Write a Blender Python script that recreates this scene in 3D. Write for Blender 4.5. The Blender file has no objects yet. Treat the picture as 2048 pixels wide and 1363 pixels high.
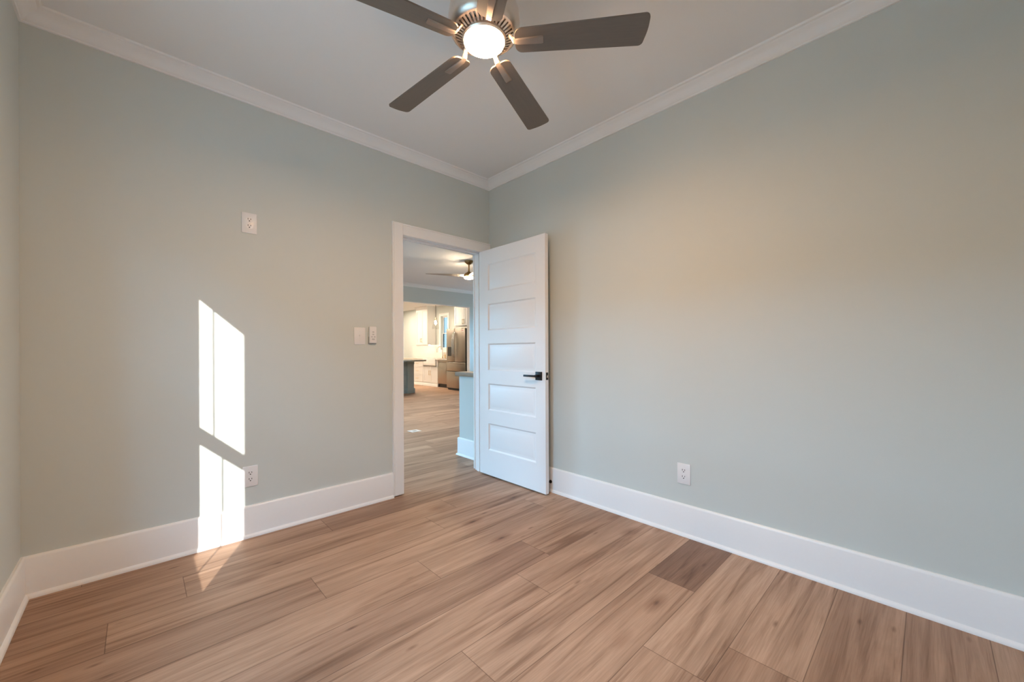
import bpy, bmesh, math, random
from mathutils import Vector, Matrix
random.seed(7)
PI = math.pi
C = bpy.context.scene.collection
SC = bpy.context.scene

# ------------------------------------------------------------------ camera
CAM = Vector((-2.4198, -2.8622, 1.1245))
YAW, ROLL, FPX, PY = 0.81236, -0.004126, 789.04, 702.58
fw = Vector((math.cos(YAW), math.sin(YAW), 0))
rt = Vector((math.sin(YAW), -math.cos(YAW), 0))
up = rt.cross(fw)
R_ = rt * math.cos(ROLL) + up * math.sin(ROLL)
U_ = -rt * math.sin(ROLL) + up * math.cos(ROLL)
cd = bpy.data.cameras.new('camera')
cam = bpy.data.objects.new('camera', cd); C.objects.link(cam)
cd.sensor_fit = 'HORIZONTAL'; cd.sensor_width = 36.0
cd.lens = FPX / 2048 * 36.0
cd.shift_y = (PY - 681.5) / 2048
cd.clip_start = 0.02; cd.clip_end = 200
m = Matrix((R_, U_, -fw)).transposed().to_4x4(); m.translation = CAM
cam.matrix_world = m
SC.camera = cam

# ------------------------------------------------------------------ view, world, sun
SC.view_settings.view_transform = 'Standard'
SC.view_settings.look = 'None'
SC.view_settings.gamma = 1.0
SC.view_settings.use_curve_mapping = False
SC.view_settings.exposure = 0.0
SC.cycles.max_bounces = 12
SC.cycles.diffuse_bounces = 8
SC.cycles.sample_clamp_indirect = 8.0

SKY = 49.0
w = bpy.data.worlds.new('sky'); SC.world = w; w.use_nodes = True
nt = w.node_tree; nt.nodes.clear()
out = nt.nodes.new('ShaderNodeOutputWorld'); bg = nt.nodes.new('ShaderNodeBackground')
tc = nt.nodes.new('ShaderNodeTexCoord'); sp = nt.nodes.new('ShaderNodeSeparateXYZ')
cr = nt.nodes.new('ShaderNodeValToRGB')
nt.links.new(tc.outputs['Generated'], sp.inputs[0])
nt.links.new(sp.outputs['Z'], cr.inputs[0])
e = cr.color_ramp.elements
e[0].position = 0.25; e[0].color = (0.335, 0.665, 1.0, 1)
e[1].position = 0.6; e[1].color = (0.134, 0.266, 0.40, 1)
nt.links.new(cr.outputs[0], bg.inputs[0]); bg.inputs[1].default_value = SKY
nt.links.new(bg.outputs[0], out.inputs[0])

SUN = Vector((0.49, 1.0, -0.455)).normalized()
sd = bpy.data.lights.new('sun', 'SUN'); sd.energy = 11.0; sd.angle = math.radians(0.36); sd.color = (1.0, 0.95, 0.87)
so = bpy.data.objects.new('sun', sd); C.objects.link(so)
so.rotation_euler = SUN.to_track_quat('-Z', 'Y').to_euler(); so.location = (-8, -8, 6)

def portal(loc, direction, sx, sy):
    d = bpy.data.lights.new('window_portal', 'AREA'); d.shape = 'RECTANGLE'; d.size = sx; d.size_y = sy
    d.cycles.is_portal = True
    o = bpy.data.objects.new('window_portal', d); C.objects.link(o)
    o.location = loc; o.rotation_euler = Vector(direction).to_track_quat('-Z', 'Y').to_euler()

EM_FAN, EM_FAN2, EM_FILL, EM_UNDER, EM_PEND = 440.0, 430.0, 850.0, 22.0, 60.0

# ------------------------------------------------------------------ material helpers
def mat(name, col, rough=0.5, metal=0.0, **kw):
    m = bpy.data.materials.new(name); m.use_nodes = True
    b = m.node_tree.nodes['Principled BSDF']
    b.inputs['Base Color'].default_value = (*col, 1); b.inputs['Roughness'].default_value = rough
    b.inputs['Metallic'].default_value = metal
    for k, v in kw.items():
        b.inputs[k.replace('_', ' ')].default_value = v
    return m
def noisy(m, scale=60, amt=0.04, bump=0.05, stretch=(1, 1, 1), dist=0.002):
    """small procedural variation of colour and surface"""
    t = m.node_tree; b = t.nodes['Principled BSDF']
    c = b.inputs['Base Color'].default_value[:3]
    tc = t.nodes.new('ShaderNodeTexCoord'); mp = t.nodes.new('ShaderNodeMapping'); n = t.nodes.new('ShaderNodeTexNoise')
    mp.inputs['Scale'].default_value = stretch
    t.links.new(tc.outputs['Object'], mp.inputs[0]); t.links.new(mp.outputs[0], n.inputs['Vector'])
    n.inputs['Scale'].default_value = scale; n.inputs['Detail'].default_value = 3
    r = t.nodes.new('ShaderNodeValToRGB')
    r.color_ramp.elements[0].color = (*[x * (1 - amt) for x in c], 1)
    r.color_ramp.elements[1].color = (*[min(1, x * (1 + amt)) for x in c], 1)
    t.links.new(n.outputs[0], r.inputs[0]); t.links.new(r.outputs[0], b.inputs['Base Color'])
    if bump:
        bp = t.nodes.new('ShaderNodeBump'); bp.inputs['Strength'].default_value = bump; bp.inputs['Distance'].default_value = dist
        t.links.new(n.outputs[0], bp.inputs['Height']); t.links.new(bp.outputs[0], b.inputs['Normal'])
    return m
def emit(name, col, s):
    m = bpy.data.materials.new(name); m.use_nodes = True; t = m.node_tree; t.nodes.clear()
    o = t.nodes.new('ShaderNodeOutputMaterial'); e = t.nodes.new('ShaderNodeEmission')
    e.inputs[0].default_value = (*col, 1); e.inputs[1].default_value = s
    t.links.new(e.outputs[0], o.inputs[0]); return m
def pane_mat(name, col, gloss=0.06):
    m = bpy.data.materials.new(name); m.use_nodes = True; t = m.node_tree; t.nodes.clear()
    o = t.nodes.new('ShaderNodeOutputMaterial'); tr = t.nodes.new('ShaderNodeBsdfTransparent'); g = t.nodes.new('ShaderNodeBsdfGlossy')
    tr.inputs[0].default_value = (*col, 1); g.inputs['Roughness'].default_value = 0.02
    x = t.nodes.new('ShaderNodeMixShader'); x.inputs[0].default_value = gloss
    t.links.new(tr.outputs[0], x.inputs[1]); t.links.new(g.outputs[0], x.inputs[2]); t.links.new(x.outputs[0], o.inputs[0])
    return m

M = {}
M['wall'] = noisy(mat('sage_wall_paint', (0.598, 0.632, 0.608), 0.62), 260, 0.012, 0.06)
M['ceiling'] = noisy(mat('flat_white_ceiling', (0.82, 0.82, 0.82), 0.8), 200, 0.01, 0.05)
M['trim'] = noisy(mat('white_trim_paint', (0.845, 0.845, 0.845), 0.35), 90, 0.01, 0.02)
M['door'] = noisy(mat('white_door_paint', (0.82, 0.82, 0.825), 0.38), 120, 0.01, 0.05, (8, 8, 0.6))
M['cabinet'] = noisy(mat('white_cabinet_paint', (0.80, 0.79, 0.77), 0.35), 90, 0.01, 0.0)
M['plastic'] = noisy(mat('white_plastic', (0.80, 0.79, 0.79), 0.3), 50, 0.01, 0.0)
M['gap'] = noisy(mat('dark_slot', (0.03, 0.028, 0.026), 0.6), 50, 0.1, 0.0)
M['black'] = noisy(mat('matte_black_metal', (0.012, 0.012, 0.014), 0.42, 0.4), 80, 0.1, 0.02)
M['nickel'] = noisy(mat('satin_nickel', (0.80, 0.69, 0.60), 0.38, 1.0), 40, 0.05, 0.02, (1, 1, 12))
M['iron'] = noisy(mat('bronzed_nickel', (0.36, 0.30, 0.26), 0.45, 0.8), 40, 0.05, 0.02)
M['steel_bolt'] = noisy(mat('bright_steel', (0.75, 0.75, 0.76), 0.25, 1.0), 60, 0.04, 0.0)
M['blade'] = noisy(mat('taupe_fan_blade', (0.155, 0.128, 0.105), 0.42), 26, 0.12, 0.03, (0.6, 8, 8))
M['bronze'] = noisy(mat('aged_brass', (0.34, 0.22, 0.10), 0.35, 1.0), 40, 0.08, 0.02)
M['gold'] = noisy(mat('champagne_bronze', (0.72, 0.52, 0.30), 0.3, 1.0), 40, 0.05, 0.0)
M['stainless'] = noisy(mat('brushed_bronze_stainless', (0.42, 0.37, 0.315), 0.34, 1.0), 30, 0.06, 0.03, (30, 30, 0.6))
M['charcoal'] = noisy(mat('charcoal_appliance_side', (0.03, 0.029, 0.028), 0.5), 60, 0.1, 0.02)
M['island'] = noisy(mat('slate_blue_cabinet_paint', (0.31, 0.34, 0.32), 0.45), 60, 0.04, 0.0)
M['counter'] = noisy(mat('veined_stone_counter', (0.66, 0.60, 0.53), 0.2), 9, 0.28, 0.0)
M['porcelain'] = noisy(mat('white_porcelain', (0.82, 0.81, 0.79), 0.15), 40, 0.01, 0.0)
M['cord'] = noisy(mat('dark_cord', (0.05, 0.045, 0.04), 0.6), 60, 0.1, 0.0)
M['rubber'] = noisy(mat('black_rubber', (0.015, 0.015, 0.015), 0.7), 60, 0.1, 0.0)
M['yard'] = noisy(mat('pale_gravel_yard', (0.33, 0.32, 0.30), 0.9), 3, 0.2, 0.2)
M['sky_blocker'] = noisy(mat('dark_green_blocker', (0.035, 0.05, 0.025), 0.9), 4, 0.5, 0.3)
M['grey_plastic'] = noisy(mat('grey_plastic', (0.32, 0.33, 0.33), 0.45), 60, 0.05, 0.0)
M['soft_grey'] = noisy(mat('pale_grey_rubber', (0.52, 0.51, 0.51), 0.5), 60, 0.03, 0.0)
M['label_white'] = noisy(mat('sticker_paper', (0.78, 0.74, 0.72), 0.5), 60, 0.02, 0.0)
M['label_red'] = noisy(mat('sticker_red', (0.42, 0.10, 0.07), 0.5), 60, 0.05, 0.0)
M['lamp_glass'] = emit('lit_warm_glass', (1.0, 0.605, 0.33), EM_FAN)
M['lamp_glass2'] = emit('lit_warm_lens', (1.0, 0.78, 0.52), EM_FAN2)
M['fill_disc'] = emit('lit_fill_lamp', (1.0, 0.84, 0.64), EM_FILL)
M['under'] = emit('lit_strip', (1.0, 0.85, 0.66), EM_UNDER)
M['bulb'] = emit('lit_bulb', (1.0, 0.80, 0.55), EM_PEND)
M['glass'] = pane_mat('clear_window_glass', (0.93, 0.95, 0.95))
M['sky_dimmer'] = pane_mat('sky_dimming_glass', (0.185, 0.168, 0.150))  # pane darkened to dim the bright sky behind the kitchen window
M['bell'] = pane_mat('clear_pendant_glass', (0.985, 0.985, 0.98), 0.05)

# subway tile for the splashback
def tile_mat():
    m = mat('white_subway_tile', (0.8, 0.78, 0.74), 0.2); t = m.node_tree; b = t.nodes['Principled BSDF']
    tc = t.nodes.new('ShaderNodeTexCoord'); sp = t.nodes.new('ShaderNodeSeparateXYZ'); cb = t.nodes.new('ShaderNodeCombineXYZ')
    br = t.nodes.new('ShaderNodeTexBrick')
    t.links.new(tc.outputs['Object'], sp.inputs[0]); t.links.new(sp.outputs['Y'], cb.inputs[0]); t.links.new(sp.outputs['Z'], cb.inputs[1])
    t.links.new(cb.outputs[0], br.inputs['Vector'])
    br.inputs['Color1'].default_value = (0.80, 0.78, 0.74, 1); br.inputs['Color2'].default_value = (0.77, 0.75, 0.71, 1)
    br.inputs['Mortar'].default_value = (0.66, 0.63, 0.59, 1); br.inputs['Scale'].default_value = 1.0
    br.inputs['Brick Width'].default_value = 0.15; br.inputs['Row Height'].default_value = 0.075; br.inputs['Mortar Size'].default_value = 0.002
    t.links.new(br.outputs[0], b.inputs['Base Color']); return m
M['tile'] = tile_mat()

def floor_mat():
    m = bpy.data.materials.new('oak_plank_floor'); m.use_nodes = True; t = m.node_tree; L = t.links; N = t.nodes
    b = N['Principled BSDF']
    uv = N.new('ShaderNodeUVMap'); uv.uv_map = 'plank'
    at = N.new('ShaderNodeAttribute'); at.attribute_name = 'plank_seed'
    tn = N.new('ShaderNodeAttribute'); tn.attribute_name = 'plank_tone'
    sp = N.new('ShaderNodeSeparateXYZ'); L.new(uv.outputs[0], sp.inputs[0])
    def math_(op, a, bb=None, c=None):
        n = N.new('ShaderNodeMath'); n.operation = op
        for i, x in enumerate((a, bb, c)):
            if x is None: continue
            if isinstance(x, (int, float)): n.inputs[i].default_value = x
            else: L.new(x, n.inputs[i])
        return n.outputs[0]
    u, v = sp.outputs['X'], sp.outputs['Y']; s = at.outputs['Fac']
    def vec(su, sv, off):
        c = N.new('ShaderNodeCombineXYZ')
        L.new(math_('MULTIPLY', u, su), c.inputs[0]); L.new(math_('MULTIPLY', v, sv), c.inputs[1]); L.new(math_('MULTIPLY', s, off), c.inputs[2])
        return c.outputs[0]
    def noise(ve, sc, det, rough=0.55, dist=0.0):
        n = N.new('ShaderNodeTexNoise'); L.new(ve, n.inputs['Vector']); n.inputs['Scale'].default_value = sc
        n.inputs['Detail'].default_value = det; n.inputs['Roughness'].default_value = rough; n.inputs['Distortion'].default_value = dist
        return n.outputs[0]
    def ramp(x, stops):
        r = N.new('ShaderNodeValToRGB'); L.new(x, r.inputs[0])
        while len(r.color_ramp.elements) < len(stops): r.color_ramp.elements.new(0.5)
        for e, (p, c) in zip(r.color_ramp.elements, stops): e.position = p; e.color = (*c, 1)
        return r.outputs[0]
    def mix(kind, f, a, bb):
        n = N.new('ShaderNodeMix'); n.data_type = 'RGBA'; n.blend_type = kind
        if isinstance(f, (int, float)): n.inputs[0].default_value = f
        else: L.new(f, n.inputs[0])
        for i, x in ((6, a), (7, bb)):
            if isinstance(x, tuple): n.inputs[i].default_value = (*x, 1)
            else: L.new(x, n.inputs[i])
        return n.outputs[2]
    # broad cathedral tone, long streaks, fine pores, knots
    broad = noise(vec(0.9, 7.0, 31.0), 1.0, 2, 0.5, 0.6)
    streak = noise(vec(0.85, 17.0, 57.0), 1.0, 4, 0.6, 1.3)
    fine = noise(vec(6.0, 190.0, 13.0), 1.0, 3, 0.6)
    tone = ramp(tn.outputs['Fac'], [(0.0, TONES[0]), (0.5, TONES[1]), (1.0, TONES[2])])
    c = mix('MULTIPLY', 1.0, tone, ramp(broad, [(0.30, (0.76, 0.73, 0.71)), (0.55, (1, 1, 1)), (0.75, (1.10, 1.11, 1.12))]))
    c = mix('MULTIPLY', 1.0, c, ramp(streak, [(0.30, (0.52, 0.46, 0.42)), (0.43, (0.86, 0.83, 0.81)), (0.56, (1.03, 1.03, 1.03))]))
    c = mix('MULTIPLY', 0.7, c, ramp(fine, [(0.35, (0.80, 0.78, 0.76)), (0.6, (1.03, 1.03, 1.03))]))
    vo = N.new('ShaderNodeTexVoronoi'); vo.feature = 'F1'
    L.new(vec(2.6, 6.5, 71.0), vo.inputs['Vector']); vo.inputs['Scale'].default_value = 0.72
    c = mix('MULTIPLY', 0.9, c, ramp(vo.outputs['Distance'], [(0.02, (0.30, 0.24, 0.22)), (0.06, (0.66, 0.58, 0.54)), (0.20, (1, 1, 1))]))
    v2 = N.new('ShaderNodeTexVoronoi'); v2.feature = 'F1'
    L.new(vec(5.0, 16.0, 43.0), v2.inputs['Vector']); v2.inputs['Scale'].default_value = 0.6
    c = mix('MULTIPLY', 0.8, c, ramp(v2.outputs['Distance'], [(0.015, (0.42, 0.35, 0.32)), (0.10, (1, 1, 1))]))
    # seams: v in metres from either edge, u from either end
    PW_, PL_ = 0.2285, 1.508
    ev = math_('MINIMUM', v, math_('SUBTRACT', PW_, v)); eu = math_('MINIMUM', u, math_('SUBTRACT', PL_, u))
    ed = math_('MINIMUM', ev, eu)
    c = mix('MULTIPLY', 1.0, c, ramp(math_('MULTIPLY', ed, 100.0), [(0.04, (0.42, 0.38, 0.36)), (0.22, (1, 1, 1))]))
    L.new(c, b.inputs['Base Color'])
    b.inputs['Roughness'].default_value = 0.44
    r = math_('MULTIPLY_ADD', streak, -0.14, 0.60); L.new(r, b.inputs['Roughness'])
    bp = N.new('ShaderNodeBump'); bp.inputs['Strength'].default_value = 0.12; bp.inputs['Distance'].default_value = 0.001
    L.new(fine, bp.inputs['Height']); L.new(bp.outputs[0], b.inputs['Normal'])
    b.inputs['Specular IOR Level'].default_value = 0.32
    return m
TONES = ((0.285, 0.17, 0.114), (0.43, 0.268, 0.178), (0.53, 0.35, 0.242))
M['floor'] = floor_mat()

# ------------------------------------------------------------------ mesh helpers
def box(bm, x0, y0, z0, x1, y1, z1, bevel=0.0, seg=1):
    if bevel:
        t = bmesh.new(); box(t, x0, y0, z0, x1, y1, z1)
        bmesh.ops.bevel(t, geom=t.edges[:] , offset=bevel, segments=seg, affect='EDGES', profile=0.5)
        me = bpy.data.meshes.new('tmp'); t.to_mesh(me); t.free(); bm.from_mesh(me); bpy.data.meshes.remove(me)
        return bm
    vs = [bm.verts.new((x, y, z)) for z in (z0, z1) for x, y in ((x0, y0), (x1, y0), (x1, y1), (x0, y1))]
    for f in ((0, 3, 2, 1), (4, 5, 6, 7), (0, 1, 5, 4), (1, 2, 6, 5), (2, 3, 7, 6), (3, 0, 4, 7)):
        bm.faces.new([vs[i] for i in f])
    return bm
def lathe(bm, prof, seg=48, cx=0, cy=0, caps=True, a0=0.0):
    rings = []
    for r, z in prof:
        if r < 1e-5: rings.append([bm.verts.new((cx, cy, z))])
        else: rings.append([bm.verts.new((cx + r * math.cos(a0 + 2 * PI * i / seg), cy + r * math.sin(a0 + 2 * PI * i / seg), z)) for i in range(seg)])
    for a, b in zip(rings, rings[1:]):
        for i in range(seg):
            j = (i + 1) % seg
            if len(a) == 1 and len(b) == 1: continue
            if len(a) == 1: bm.faces.new((a[0], b[j], b[i]))
            elif len(b) == 1: bm.faces.new((a[i], a[j], b[0]))
            else: bm.faces.new((a[i], a[j], b[j], b[i]))
    if caps:
        for r in (rings[0], rings[-1]):
            if len(r) > 1: bm.faces.new(r)
    bmesh.ops.recalc_face_normals(bm, faces=bm.faces[:])
    return bm
def tube(bm, pts, rad, seg=12):
    pts = [Vector(p) for p in pts]; rings = []
    ref = Vector((0, 0, 1))
    for i, p in enumerate(pts):
        t = (pts[min(i + 1, len(pts) - 1)] - pts[max(i - 1, 0)]).normalized()
        a = ref if abs(t.dot(ref)) < 0.95 else Vector((1, 0, 0))
        n = t.cross(a).normalized(); b = t.cross(n)
        if rings and n.dot(prev) < 0: n, b = -n, -b
        prev = n
        r = rad[i] if isinstance(rad, (list, tuple)) else rad
        rings.append([bm.verts.new(p + (n * math.cos(2 * PI * k / seg) + b * math.sin(2 * PI * k / seg)) * r) for k in range(seg)])
    for a, b in zip(rings, rings[1:]):
        for k in range(seg): bm.faces.new((a[k], a[(k + 1) % seg], b[(k + 1) % seg], b[k]))
    bm.faces.new(rings[0]); bm.faces.new(rings[-1])
    bmesh.ops.recalc_face_normals(bm, faces=bm.faces[:])
    return bm
def prism(bm, poly, z0, z1, flip=False):
    """polygon in xy extruded in z"""
    a = [bm.verts.new((x, y, z0)) for x, y in poly]; b = [bm.verts.new((x, y, z1)) for x, y in poly]
    bm.faces.new(a); bm.faces.new(b)
    n = len(poly)
    for i in range(n): bm.faces.new((a[i], a[(i + 1) % n], b[(i + 1) % n], b[i]))
    bmesh.ops.recalc_face_normals(bm, faces=bm.faces[:])
    return bm
def mould(bm, A, B, n, prof, ca=0, cb=0):
    """sweep prof [(offset along n, z)] from A to B (xy); ca/cb = 1 for an inside mitre, -1 outside, 0 butt"""
    A = Vector((*A, 0)); B = Vector((*B, 0)); n = Vector((*n, 0)); d = (B - A).normalized()
    a = [bm.verts.new(A + n * o + d * (o * ca) + Vector((0, 0, z))) for o, z in prof]
    b = [bm.verts.new(B + n * o - d * (o * cb) + Vector((0, 0, z))) for o, z in prof]
    k = len(prof)
    for i in range(k): bm.faces.new((a[i], a[(i + 1) % k], b[(i + 1) % k], b[i]))
    bm.faces.new(a); bm.faces.new(b)
    bmesh.ops.recalc_face_normals(bm, faces=bm.faces[:])
    return bm
def shade(me, ang=35):
    for p in me.polygons: p.use_smooth = True
    me.set_sharp_from_angle(angle=math.radians(ang))
def obj(name, bm, m, parent=None, smooth=True):
    me = bpy.data.meshes.new(name); bm.to_mesh(me); bm.free()
    if smooth: shade(me)
    for x in (m if isinstance(m, (list, tuple)) else [m]): me.materials.append(x)
    o = bpy.data.objects.new(name, me); C.objects.link(o)
    if parent: o.parent = parent
    return o
def struct(name, bm, m, parent=None, smooth=True):
    o = obj(name, bm, m, parent, smooth)
    if parent is None: o['kind'] = 'structure'
    return o
def tag(o, label, cat, group=None):
    o['label'] = label; o['category'] = cat
    if group: o['group'] = group
    return o
def thing(name, label, cat, loc=(0, 0, 0), rotz=0.0, group=None):
    o = bpy.data.objects.new(name, None); C.objects.link(o); o.empty_display_size = 0.05
    o.location = loc; o.rotation_euler = (0, 0, rotz)
    return tag(o, label, cat, group)
def nb(): return bmesh.new()
def dup(root, loc, rotz, label=None):
    r = root.copy(); C.objects.link(r); r.location = loc; r.rotation_euler = (0, 0, rotz)
    if label: r['label'] = label
    for ch in list(root.children):
        c = ch.copy(); C.objects.link(c); c.parent = r
        for g in ch.children:
            d = g.copy(); C.objects.link(d); d.parent = c
    return r

# ------------------------------------------------------------------ setting
W, D0, ZC, HC = 2.814, -3.30, 2.6458, 2.715      # room width, rear wall, crown foot, ceiling
XL, XR, DH = -0.906, -0.085, 2.052               # door opening
HY, HZ, KX = 5.45, 2.30, 3.93                    # far header wall, its opening
EX, EY = 5.15, 11.4                              # kitchen outside wall, kitchen end wall
WY0, WY1, WZ0, WZ1 = -2.04, -1.286, 0.535, 2.185 # bedroom window
LWIN = ((1.8, 3.3, 0.5, 2.2), (3.65, 4.95, 0.5, 2.2))
KW = (8.26, 8.68, 1.20, 2.35)

# floor planks
bm = nb(); PW, PL = 0.2285, 1.508
uvl = bm.loops.layers.uv.new('plank'); sl = bm.faces.layers.float.new('plank_seed'); tl = bm.faces.layers.float.new('plank_tone')
JO = {0: -1.533, 1: -0.752, 2: -1.007, 3: -1.798, 4: -1.331, 5: -0.772, 6: -1.033, 7: -1.541, 8: -0.539, 9: -1.024, 10: -0.797, 11: -1.50}
FIX = {(8, 1): 0.0, (8, 0): 0.62, (0, 1): 0.30, (0, 0): 0.42, (7, 0): 0.85, (9, 0): 0.72, (9, 1): 0.9, (7, 1): 0.75, (6, 0): 0.6, (6, 1): 0.62, (5, 0): 0.25, (5, 1): 0.55,
       (4, 0): 0.55, (4, 1): 0.6, (3, 0): 0.34, (2, 0): 0.58, (2, 1): 0.7, (10, 0): 0.5, (10, 1): 0.7, (1, 0): 0.5, (1, 1): 0.62, (3, 1): 0.66, (11, 1): 0.5, (11, 0): 0.6, (2, -1): 0.5, (1, -1): 0.34, (0, -1): 0.3}
FX0, FX1, FY0, FY1 = -W - 0.14, EX + 0.14, D0 - 0.12, EY + 0.12
y_top = lambda k: -0.281 - PW * (k - 1)
k0 = int(math.floor((-0.281 - FY1) / PW)); k1 = 14
for k in range(k0, k1):
    ya, yb = y_top(k + 1), y_top(k)
    j = JO.get(k, random.uniform(-1.5, 0))
    i0 = int(math.floor((FX0 - j) / PL)) - 1
    for i in range(i0, i0 + 9):
        xa, xb = j + PL * i, j + PL * (i + 1)
        cx0, cx1, cy0, cy1 = max(xa, FX0), min(xb, FX1), max(ya, FY0), min(yb, FY1)
        if cx1 - cx0 < 1e-4 or cy1 - cy0 < 1e-4: continue
        f = bm.faces.new([bm.verts.new((x, y, 0)) for x, y in ((cx0, cy0), (cx1, cy0), (cx1, cy1), (cx0, cy1))])
        f[sl] = random.random(); f[tl] = FIX.get((k, i + 1), random.uniform(0.2, 0.9))
        for lp in f.loops: lp[uvl].uv = (lp.vert.co.x - xa, lp.vert.co.y - ya)
box(bm, FX0, FY0, -0.12, FX1, FY1, -0.002)
struct('floor', bm, M['floor'], smooth=False)
bm = nb(); box(bm, FX0, FY0, HC, FX1, FY1, HC + 0.15); struct('ceiling', bm, M['ceiling'])

def wall_x(bm, xa, xb, ya, yb, holes, z1=HC):
    """wall of constant x with rectangular holes (y0,y1,z0,z1)"""
    y = ya
    for (h0, h1, a, b) in sorted(holes):
        box(bm, xa, y, 0, xb, h0, z1); box(bm, xa, h0, 0, xb, h1, a); box(bm, xa, h0, b, xb, h1, z1); y = h1
    box(bm, xa, y, 0, xb, yb, z1)
bm = nb()
box(bm, -W, 0, 0, XL - 0.02, 0.12, HC); box(bm, XL - 0.02, 0, DH + 0.02, XR + 0.02, 0.12, HC); box(bm, XR + 0.02, 0, 0, EX, 0.12, HC)
struct('wall_back', bm, M['wall'], smooth=False)
bm = nb(); box(bm, 0, D0, 0, 0.12, 0, HC); struct('wall_right', bm, M['wall'])
bm = nb(); wall_x(bm, -W - 0.14, -W, FY0, FY1, [(WY0, WY1, WZ0, WZ1)] + list(LWIN)); struct('wall_left', bm, M['wall'], smooth=False)
bm = nb(); box(bm, -W, D0 - 0.12, 0, 0.12, D0, HC); struct('wall_front', bm, M['wall'])
bm = nb(); box(bm, -W, HY, 0, -0.4, HY + 0.12, HC); box(bm, -0.4, HY, HZ, KX, HY + 0.12, HC); box(bm, KX, HY, 0, EX, HY + 0.12, HC)
struct('wall_living_far', bm, M['wall'], smooth=False)
bm = nb(); box(bm, KX - 0.012, HY, 0, KX, HY + 0.12, HZ); box(bm, -0.388, HY, HZ - 0.012, KX - 0.012, HY + 0.12, HZ); box(bm, -0.4, HY, 0, -0.388, HY + 0.12, HZ); struct('trim_8', bm, M['trim'], smooth=False)
FILL_WIN = (3.95, 4.65, 0.8, 2.1)  # unseen opening, added to bring sky light onto the far living wall
bm = nb(); wall_x(bm, EX, EX + 0.14, 0, FY1, [KW, FILL_WIN]); struct('wall_kitchen_right', bm, M['wall'], smooth=False)
bm = nb(); box(bm, -W, EY, 0, EX, EY + 0.12, HC); struct('wall_kitchen_far', bm, M['wall'])

# outside ground
bm = nb(); box(bm, -40, -40, -0.6, 40, 40, -0.5); struct('ground', bm, M['yard'])

# unseen bushy rows, added to block the low sky from the windows
def sky_blocker(name, x0, x1, ya, yb, h):
    bm = nb(); n = int((yb - ya) / 0.5); rows = []
    for i in range(n + 1):
        y = ya + (yb - ya) * i / n; r = lambda a: random.uniform(-a, a)
        rows.append([bm.verts.new(p) for p in ((x0 + r(.1), y, -0.5), (x0 + r(.2), y, h * 0.7 + r(.2)), (x0 * 0.6 + x1 * 0.4 + r(.2), y, h + r(.25)), (x0 * 0.3 + x1 * 0.7 + r(.2), y, h + r(.25)), (x1 + r(.2), y, h * 0.7 + r(.2)), (x1 + r(.1), y, -0.5))])
    for a, b in zip(rows, rows[1:]):
        for k in range(5): bm.faces.new((a[k], a[k + 1], b[k + 1], b[k]))
    bm.faces.new(rows[0]); bm.faces.new(rows[-1]); bmesh.ops.recalc_face_normals(bm, faces=bm.faces[:])
    return struct(name, bm, M['sky_blocker'])
sky_blocker('sky_blocker', -13.5, -12.0, -6.5, 18, 4.1); sky_blocker('sky_blocker', -13.6, -12.0, -45, -6.7, 7.6)

# baseboards (with quarter-round shoe) and crown
BB = [(0, 0), (0.029, 0), (0.029, 0.008), (0.026, 0.015), (0.020, 0.020), (0.016, 0.021), (0.016, 0.180), (0.014, 0.187), (0.009, 0.1917), (0, 0.1917)]
CW = [(0, ZC), (0.010, ZC), (0.012, ZC + 0.008), (0.018, ZC + 0.012), (0.024, ZC + 0.022), (0.034, ZC + 0.036), (0.048, ZC + 0.047), (0.060, ZC + 0.052), (0.064, ZC + 0.058), (0.076, ZC + 0.060), (0.080, HC), (0, HC)]
CAS0 = -0.991
struct('baseboard_back', mould(nb(), (-W, 0), (CAS0, 0), (0, -1), BB, 1, 0), M['trim'])
struct('baseboard_right', mould(nb(), (0, -0.02), (0, D0), (-1, 0), BB, 0, 1), M['trim'])
struct('baseboard_left', mould(nb(), (-W, D0), (-W, 0), (1, 0), BB, 1, 1), M['trim'])
struct('baseboard_front', mould(nb(), (0, D0), (-W, D0), (0, 1), BB, 1, 1), M['trim'])
bm = nb()
for A, B, n in (((-W, 0), (0, 0), (0, -1)), ((0, 0), (0, D0), (-1, 0)), ((-W, D0), (-W, 0), (1, 0)), ((0, D0), (-W, D0), (0, 1))):
    mould(bm, A, B, n, CW, 1, 1)
struct('trim_1', bm, M['trim'])
bm = nb()
for A, B, n in (((-W, HY), (EX, HY), (0, -1)), ((-W, 0.12), (-W, HY), (1, 0)), ((EX, 0.12), (-W, 0.12), (0, 1)), ((EX, HY), (EX, 0.12), (-1, 0))):
    mould(bm, A, B, n, CW, 1, 1)
struct('trim_2', bm, M['trim'])
bm = nb()
mould(bm, (-W, HY), (-0.4, HY), (0, -1), BB, 1, 0); mould(bm, (KX, HY), (EX, HY), (0, -1), BB, 0, 1); mould(bm, (-W, 0.12), (-W, HY), (1, 0), BB, 1, 1)
struct('baseboard_living', bm, M['trim'])

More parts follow.
